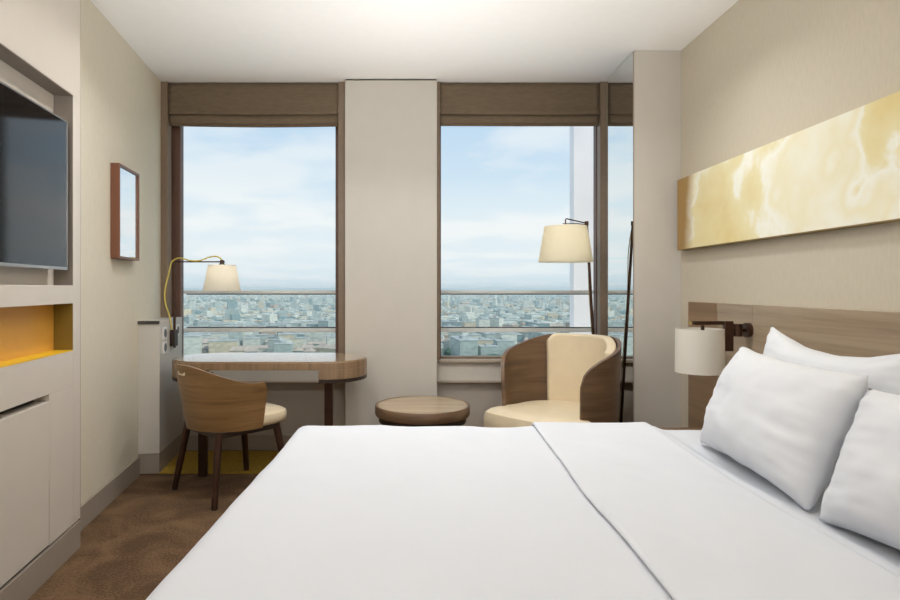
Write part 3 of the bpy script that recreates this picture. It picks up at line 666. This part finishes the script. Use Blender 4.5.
# pillows (local: x = width, y = height, z = thickness)
def pillow(label, c, w, h, t, lean, yaw, seed, dip=0.0, roll=0.0):
    """c: centre of the bottom edge on the bed; the front faces -x, leaning back by lean degrees from upright"""
    n = 46; o = thing('pillow', label, 'pillow', c, group='white bed pillows')
    bm = bmesh.new()
    def f(side):
        def fn(a, b_):
            u, v = 2 * a - 1, 2 * b_ - 1
            pin = lambda q: 1 - 0.075 * (1 - abs(q) ** 2.2)
            X = w / 2 * u * pin(v); Z = h / 2 * v * pin(u)
            th = (max(0, 1 - abs(u) ** 2.6) * max(0, 1 - abs(v) ** 2.6)) ** 0.52
            Z -= dip * (1 - abs(u) ** 2) * max(0, v) ** 1.5
            edge = th
            y = side * t / 2 * th * (1 + 0.10 * noise.noise((u * 1.6 + seed, v * 1.6, side)))
            # creases running in from the corners and edges
            cr = 0.009 * noise.noise((u * 5.0 + seed * 3, v * 3.2, 5 + side)) * (1 - 0.6 * edge) + 0.006 * noise.noise((u * 2.5 + 9, v * 7 + seed, side)) * abs(u)
            y += cr * (0.0 if th < 0.02 else 1)
            return (X + 0.004 * noise.noise((v * 4, seed, 0)), y, Z + h / 2 + 0.004 * noise.noise((u * 4, seed, 3)))
        return fn
    grid(bm, n, n, f(-1)); grid(bm, n, n, f(1))
    bmesh.ops.remove_doubles(bm, verts=bm.verts, dist=0.0012)
    mtx = Matrix.Rotation(R(-90 + yaw), 4, 'Z') @ Matrix.Rotation(R(-lean), 4, 'X') @ Matrix.Rotation(R(roll), 4, 'Y')
    bmesh.ops.transform(bm, matrix=mtx, verts=bm.verts)
    p = obj('pillowcase', bm, 'pillow', o, smooth=False)
    for q in p.data.polygons: q.use_smooth = True
    return o
zp = BZ + 0.003
pillow('white pillow leaning in front, nearest the wall lamp', (1.04, 1.86, zp), 0.655, 0.38, 0.21, 22, -3, 1.0, 0.0, 1)
pillow('white pillow standing at the back against the headboard, beside the wall lamp', (1.335, 1.965, zp), 0.76, 0.435, 0.19, 12, 2, 2.3, 0.065, 0)
pillow('white pillow leaning in front at the right edge of the photo', (1.035, 1.175, zp + 0.008), 0.64, 0.355, 0.21, 24, 2, 4.1, 0.0, -3)
pillow('white pillow at the back against the headboard, at the right edge of the photo', (1.345, 1.18, zp), 0.74, 0.435, 0.19, 12, 0, 6.0, 0.04, 0)

# ------------------------------------------------------------------ headboard on the right wall
hb = thing('headboard', 'wide veneered wooden headboard panel fixed behind the bed', 'headboard', (1.63, 1.9, 0.25)); s = hb.location
for k, (y0, y1, m_) in enumerate(((3.165, 3.49, 'headboard_shaded'), (2.84, 3.162, 'headboard'), (1.2, 2.837, 'headboard'), (-0.3, 1.197, 'headboard'))):
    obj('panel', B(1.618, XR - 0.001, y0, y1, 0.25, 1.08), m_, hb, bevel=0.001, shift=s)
# canvas
pt = thing('canvas_print', 'long gold cloud canvas hanging above the headboard', 'picture', (1.62, 2.2, 1.387)); s = pt.location
obj('canvas', B(1.598, 1.6405, 0.75, 3.585, 1.389, 1.804), 'painting', pt, shift=s)
obj('lower_edge', B(1.598, 1.6405, 0.75, 3.585, 1.385, 1.3885), 'canvas_edge', pt, shift=s)
# wall lamp by the headboard
wl2 = thing('reading_lamp', 'bedside wall lamp with white drum shade and bronze swing arm', 'lamp', (1.6, 2.83, 0.96)); s = wl2.location
ym = 2.86; zc = 0.960
obj('wall_plate', tube(bmesh.new(), [(1.6175, ym, zc), (1.598, ym, zc)], 0.035, 28), 'bronze', wl2, smooth=True, shift=s)
obj('stem', tube(bmesh.new(), [(1.598, ym, zc), (1.562, ym, zc)], 0.009, 14), 'bronze', wl2, smooth=True, shift=s)
obj('knuckle', tube(bmesh.new(), [(1.562, ym, zc - 0.03), (1.562, ym, zc + 0.03)], 0.02, 18), 'bronze', wl2, smooth=True, shift=s)
xb_ = 1.515; xsc = 1.385
obj('arm_plate', B(xb_ - 0.02, xb_ + 0.022, ym - 0.012, ym + 0.012, 0.86, 1.003), 'bronze', wl2, bevel=0.003, shift=s)
obj('arm_link', B(xb_ + 0.022, 1.56, ym - 0.008, ym + 0.008, zc - 0.010, zc + 0.010), 'bronze', wl2, shift=s)
ys2 = 2.87
obj('swing_arm', B(xsc - 0.03, xb_ - 0.02, ym - 0.008, ym + 0.02, 0.985, 1.003), 'bronze', wl2, bevel=0.003, shift=s)
obj('lamp_stem', tube(bmesh.new(), [(xsc, ys2 - 0.03, 0.985), (xsc, ys2 - 0.03, 0.93)], 0.008, 12), 'bronze', wl2, smooth=True, shift=s)
obj('switch', tube(bmesh.new(), [(xsc - 0.045, ym + 0.006, 0.985), (xsc - 0.045, ym + 0.006, 1.003)], 0.012, 14), 'brass', wl2, smooth=True, shift=s)
shade(xsc, ys2, 0.109, 0.757, 0.107, 0.966, 'shade_white', wl2, s)

# nightstand, almost hidden behind the bed
ns = thing('nightstand', 'low dark nightstand between bed and headboard corner', 'nightstand', (1.4, 2.85, 0)); s = ns.location
obj('top', B(1.19, 1.615, 2.62, 3.08, 0.425, 0.445), 'walnut', ns, bevel=0.002, shift=s)
nb = obj('body', B(1.21, 1.61, 2.64, 3.06, 0.12, 0.424), 'walnut', ns, shift=s)
obj('drawer', B(1.196, 1.209, 2.65, 3.05, 0.28, 0.42), 'walnut', ns, shift=s)
for x in (1.24, 1.58):
    for y in (2.67, 3.03): obj('leg', B(x - 0.015, x + 0.015, y - 0.015, y + 0.015, 0.001, 0.1195), 'dark_metal', ns, shift=s)

# ------------------------------------------------------------------ added fill uplights, unseen, beside and behind the viewer
m = bpy.data.materials.new('fill_diffuser'); m.use_nodes = True; b = m.node_tree.nodes['Principled BSDF']; b.inputs['Base Color'].default_value = (0.9, 0.88, 0.84, 1)
b.inputs['Emission Color'].default_value = (1, 0.95, 0.88, 1); b.inputs['Emission Strength'].default_value = 2.0; M['opal'] = m  # glowing surface for the added fill lights only
def fill_uplighter(x, y, lab, power, tilt):
    t = thing('fill_uplighter', lab, 'floor lamp', (x, y, 0), group='added fill uplights')
    obj('base', lathe(bmesh.new(), [(0, 0.001), (0.14, 0.001), (0.14, 0.014), (0.02, 0.022), (0, 0.022)], 40), 'dark_metal', t, smooth=True)
    obj('pole', tube(bmesh.new(), [(0, 0, 0.022), (0, 0, 1.70)], 0.012, 12), 'bronze', t, smooth=True)
    hd = Matrix.Translation((0, 0, 1.70)) @ Matrix.Rotation(R(-tilt), 4, 'X') @ Matrix.Translation((0, 0, -1.70))
    def head(bm): bmesh.ops.transform(bm, matrix=hd, verts=bm.verts); return bm
    obj('bowl', head(lathe(bmesh.new(), [(0, 1.70), (0.05, 1.705), (0.13, 1.75), (0.165, 1.80), (0.16, 1.80), (0.125, 1.756), (0.05, 1.712), (0, 1.708)], 40)), 'dark_metal', t, smooth=True)
    obj('diffuser', head(lathe(bmesh.new(), [(0, 1.775), (0.135, 1.775), (0.135, 1.77), (0, 1.77)], 40)), 'opal', t, smooth=True)
    ld = bpy.data.lights.new('lamp', 'AREA'); ld.shape = 'DISK'; ld.size = 0.26; ld.energy = power; ld.color = LAMP_COLOR
    lo = bpy.data.objects.new('lamp', ld); col.objects.link(lo); lo.parent = t; lo.location = hd @ Vector((0, 0, 1.79)); lo.rotation_euler = (math.pi - R(tilt), 0, 0)
fill_uplighter(-0.85, 0.40, 'added unseen fill light between the wall unit and the bed', FILL_POWER, 36)
fill_uplighter(0.30, -0.50, 'added unseen fill light behind the bed side, facing the windows', FILL_POWER, 36)
fill_uplighter(1.2, -1.15, 'added unseen fill light at the rear wall', FILL_POWER, 0)
def fill_floor_uplight(x, y, lab):  # added out of sight on the floor to brighten the ceiling
    t = thing('fill_floor_uplight', lab, 'floor light', (x, y, 0))
    obj('housing', lathe(bmesh.new(), [(0, 0.001), (0.10, 0.001), (0.105, 0.01), (0.105, 0.12), (0.098, 0.12), (0.098, 0.10), (0, 0.10)], 36), 'dark_metal', t, smooth=True)
    obj('lens', lathe(bmesh.new(), [(0, 0.101), (0.0975, 0.101), (0.0975, 0.104), (0, 0.104)], 36), 'opal', t, smooth=True)
    ld = bpy.data.lights.new('lamp', 'AREA'); ld.shape = 'DISK'; ld.size = 0.19; ld.energy = FLOOR_FILL_POWER; ld.color = LAMP_COLOR; ld.spread = R(92)
    lo = bpy.data.objects.new('lamp', ld); col.objects.link(lo); lo.parent = t; lo.location = (0, 0, 0.121); lo.rotation_euler = (math.pi, 0, 0)
fill_floor_uplight(0.05, 2.85, 'added round fill light on the floor, hidden behind the bed')
def downlight(x, y, lab):
    t = thing('downlight', lab, 'ceiling light', (x, y, CEIL), group='recessed downlights')
    obj('trim_ring', lathe(bmesh.new(), [(0.075, -0.0005), (0.09, -0.0005), (0.09, -0.006), (0.075, -0.006), (0.075, -0.0005)], 36), 'white_plastic', t, smooth=True)
    obj('lens', lathe(bmesh.new(), [(0, -0.0008), (0.0745, -0.0008), (0.0745, -0.003), (0, -0.003)], 36), 'white_plastic', t, smooth=True)
    ld = bpy.data.lights.new('lamp', 'AREA'); ld.shape = 'DISK'; ld.size = 0.14; ld.energy = DOWN_POWER; ld.color = LAMP_COLOR; ld.spread = R(135)
    lo = bpy.data.objects.new('lamp', ld); col.objects.link(lo); lo.parent = t; lo.location = (0, 0, -0.008)
downlight(-0.80, 2.80, 'recessed downlight in the ceiling facing the left window')
downlight(0.02, 2.80, 'recessed downlight in the ceiling facing the middle column')
downlight(0.84, 2.80, 'recessed downlight in the ceiling facing the right window')

# ------------------------------------------------------------------ outside
struct(obj('wall_exterior_fin', B(1.53, 1.90, 5.60, 5.75, -3, 6), 'fin'), 'white concrete fin of the tower outside the right window', 'wall')
GZ = -92.0
rnd = random.Random(11)
m = M['city_ground'] = mat('city_ground', (0.25, 0.31, 0.28), 0.95, noise_amt=0.0)
nt = m.node_tree; b = nt.nodes['Principled BSDF']; t = nt.nodes.new('ShaderNodeTexCoord')
n1 = nt.nodes.new('ShaderNodeTexNoise'); n1.inputs['Scale'].default_value = 0.004; n1.inputs['Detail'].default_value = 8; nt.links.new(t.outputs['Object'], n1.inputs['Vector'])
rp = nt.nodes.new('ShaderNodeValToRGB'); rp.color_ramp.elements[0].position = 0.42; rp.color_ramp.elements[0].color = (0.09, 0.16, 0.12, 1); rp.color_ramp.elements[1].position = 0.58; rp.color_ramp.elements[1].color = (0.21, 0.27, 0.24, 1)
nt.links.new(n1.outputs['Fac'], rp.inputs[0]); nt.links.new(rp.outputs[0], b.inputs['Base Color'])
bm = bmesh.new(); V = [bm.verts.new(p) for p in ((-16000, 300, GZ), (16000, 300, GZ), (16000, 26000, GZ), (-16000, 26000, GZ))]; bm.faces.new(V)
struct(obj('ground', bm, 'city_ground'), 'green and grey city ground far below the tower', 'ground')
# hills on the skyline
m = M['hills'] = mat('wooded_hills', (0.16, 0.22, 0.20), 0.95, noise_amt=0.3, noise_scale=0.003)
bm = bmesh.new()
def hill(u, v):
    x = -14000 + 28000 * u; y = 9000 + 11000 * v
    h = (0.5 + 0.5 * noise.fractal((x * 0.00022, y * 0.00025, 3.0), 0.9, 2.1, 5)) * 190 * math.sin(math.pi * v) ** 0.8
    return (x, y, GZ - 6 + max(0, h))
grid(bm, 160, 30, hill)
struct(obj('hills', bm, 'hills', smooth=True), 'low blue wooded hills along the horizon', 'hills')
# buildings
tones = [('off_white', 'off-white', (0.60, 0.63, 0.56)), ('pale_grey', 'pale grey', (0.40, 0.47, 0.44)), ('sand', 'sand-coloured', (0.58, 0.52, 0.38)), ('slate', 'slate-grey', (0.21, 0.30, 0.30)), ('tiled', 'brick-toned', (0.45, 0.37, 0.28))]
for k, lb, c in tones: M['b_' + k] = mat('render_' + k, c, 0.85, noise_amt=0.22, noise_scale=0.12, stretch=(1, 1, 2.5))
M['roof'] = mat('roof_felt', (0.42, 0.46, 0.44), 0.9, noise_amt=0.3, noise_scale=0.08)
M['roof_tile'] = mat('roof_tile', (0.44, 0.38, 0.31), 0.9, noise_amt=0.2, noise_scale=0.2)
def in_view(x, y): 
    q = x / y; return -0.42 < q < -0.10 or 0.03 < q < 0.36
spots = []
def free(x, y, r):
    for a, b_, c in spots:
        if abs(a - x) < r + c and abs(b_ - y) < r + c: return False
    return True
def building_mesh(w, d, h, pitched):
    bm = bmesh.new(); box(bm, -w / 2, w / 2, -d / 2, d / 2, 0, h)
    rb = bmesh.new()
    if pitched:
        o_ = 0.8; rh = min(w, d) * 0.25
        a = [rb.verts.new(p) for p in ((-w / 2 - o_, -d / 2 - o_, h), (w / 2 + o_, -d / 2 - o_, h), (w / 2 + o_, d / 2 + o_, h), (-w / 2 - o_, d / 2 + o_, h), (-w / 2 + d * 0.2, 0, h + rh), (w / 2 - d * 0.2, 0, h + rh))]
        for f in ((0, 1, 5, 4), (1, 2, 5), (2, 3, 4, 5), (3, 0, 4), (3, 2, 1, 0)): rb.faces.new([a[i] for i in f])
    else:
        box(rb, -w / 2 - 0.3, w / 2 + 0.3, -d / 2 - 0.3, d / 2 + 0.3, h, h + 1.0); box(rb, -w * 0.15, w * 0.12, -d * 0.2, d * 0.2, h + 1.0, h + 4.0)
    return bm, rb
protos = []
for k, lb, c in tones:
    for (w, d, h, pt_, sh_) in ((34, 18, 21, 0, 'mid-size flat-roofed'), (22, 20, 28, 0, 'compact tall flat-roofed'), (48, 16, 17, 1, 'long pitched-roof'), (18, 14, 13, 1, 'small pitched-roof'), (60, 22, 26, 0, 'long flat-roofed')):
        bm, rb = building_mesh(w, d, h, pt_)
        bmesh.ops.recalc_face_normals(bm, faces=bm.faces); bmesh.ops.recalc_face_normals(rb, faces=rb.faces)
        wm = bpy.data.meshes.new('walls'); bm.to_mesh(wm); bm.free(); wm.materials.append(M['b_' + k])
        rm = bpy.data.meshes.new('roof'); rb.to_mesh(rm); rb.free(); rm.materials.append(M['roof_tile' if pt_ else 'roof'])
        protos.append((k, lb + ' ' + sh_, w, d, h, wm, rm))
wts = [5] * 5 + [4] * 5 + [2] * 5 + [2] * 5 + [1] * 5
n = 0; tries = 0
while n < 290 and tries < 9000:
    tries += 1
    y = 735 + 470 * rnd.random() ** 1.25; x = y * rnd.uniform(-0.42, 0.36)
    if not in_view(x, y): continue
    k, lb, w, d, h, wm, rm = rnd.choices(protos, wts)[0]; r = max(w, d) * 0.36
    if not free(x, y, r): continue
    spots.append((x, y, r)); n += 1
    t = thing('city_building', '%s building in the near city seen through the %s window' % (lb, 'left' if x < 0 else 'right'), 'building', (x, y, GZ), R(rnd.choice((8, 8, 98, -30, 60, 12)) + rnd.uniform(-4, 4)), '%s buildings through the %s window' % (lb, 'left' if x < 0 else 'right'))
    t.scale = (1, 1, rnd.uniform(0.7, 1.25))
    for nm, me in (('walls', wm), ('roof', rm)):
        o = bpy.data.objects.new(nm, me); col.objects.link(o); o.parent = t
# the rest of the city, too far to count
def scatter(name, m_, cnt, y0, y1, size, hmul, seed, lab, cat):
    g = random.Random(seed); verts, faces = [], []
    for _ in range(cnt):
        y = y0 * (y1 / y0) ** g.random(); x = y * g.uniform(-0.5, 0.45)
        if noise.noise((x * 0.0012, y * 0.0007, 5.0)) < -0.22 and g.random() < 0.85: continue
        w, d, h = g.uniform(0.5, 1.5) * size, g.uniform(0.5, 1.2) * size * 0.7, g.uniform(0.5, 1.3) * hmul
        if g.random() < 0.03: h *= 2.2
        a = g.choice((0.1, 0.6, 1.2, 1.67)); ca_, sa_ = math.cos(a), math.sin(a); i0 = len(verts)
        for zz_ in (GZ, GZ + h):
            for qx, qy in ((-w, -d), (w, -d), (w, d), (-w, d)): verts.append((x + (qx * ca_ - qy * sa_) / 2, y + (qx * sa_ + qy * ca_) / 2, zz_))
        for f in ((4, 5, 6, 7), (0, 1, 5, 4), (1, 2, 6, 5), (2, 3, 7, 6), (3, 0, 4, 7)): faces.append([i0 + q for q in f])
    me = bpy.data.meshes.new(name); me.from_pydata(verts, [], faces); me.materials.append(M[m_])
    o = bpy.data.objects.new(name, me); col.objects.link(o); o['kind'] = 'stuff'; tag(o, lab, cat)
for (k, lb, c), cnt in zip(tones, (4200, 3200, 1500, 1500, 1000)):
    scatter('distant_buildings', 'b_' + k, cnt, 1230, 8500, 25, 16, hash(k) % 97 if False else len(k) * 7 + cnt, 'mass of %s buildings in the far city' % lb, 'buildings')
# tree canopies between the houses
M['leaf'] = mat('tree_green', (0.06, 0.14, 0.09), 0.95, noise_amt=0.4, noise_scale=0.1)
g = random.Random(5); verts, faces = [], []
for _ in range(9000):
    y = 700 * 9.0 ** g.random(); x = y * g.uniform(-0.5, 0.45)
    if noise.noise((x * 0.002 + 9, y * 0.0012, 1.0)) < -0.05: continue
    r = g.uniform(5, 13)
    if y < 1260 and not free(x, y, r * 0.8): continue
    h = g.uniform(7, 14); i0 = len(verts)
    for zf, rf in ((0, 0.7), (0.55, 1.0), (0.9, 0.6)):
        for q in range(6): verts.append((x + r * rf * math.cos(q * 1.047), y + r * rf * math.sin(q * 1.047), GZ + h * zf))
    verts.append((x, y, GZ + h))
    for a in (0, 6):
        for q in range(6): faces.append([i0 + a + q, i0 + a + (q + 1) % 6, i0 + a + 6 + (q + 1) % 6, i0 + a + 6 + q])
    for q in range(6): faces.append([i0 + 12 + q, i0 + 12 + (q + 1) % 6, i0 + 18])
me = bpy.data.meshes.new('tree_canopy'); me.from_pydata(verts, [], faces); me.materials.append(M['leaf'])
o = bpy.data.objects.new('tree_canopy', me); col.objects.link(o); o['kind'] = 'stuff'; tag(o, 'green tree canopy between the city buildings', 'trees')
# haze over the city
m = bpy.data.materials.new('haze'); m.use_nodes = True; nt = m.node_tree; nt.nodes.clear()
oo = nt.nodes.new('ShaderNodeOutputMaterial'); vs_ = nt.nodes.new('ShaderNodeVolumeScatter'); vs_.inputs['Color'].default_value = (0.80, 0.96, 1.0, 1); vs_.inputs['Density'].default_value = 0.00014; vs_.inputs['Anisotropy'].default_value = 0.0
nt.links.new(vs_.outputs[0], oo.inputs['Volume']); M['haze'] = m
hz = obj('haze', B(-15000, 15000, 320, 25000, GZ - 5, 60), 'haze'); hz['kind'] = 'stuff'; tag(hz, 'thin pale haze lying over the city', 'haze')
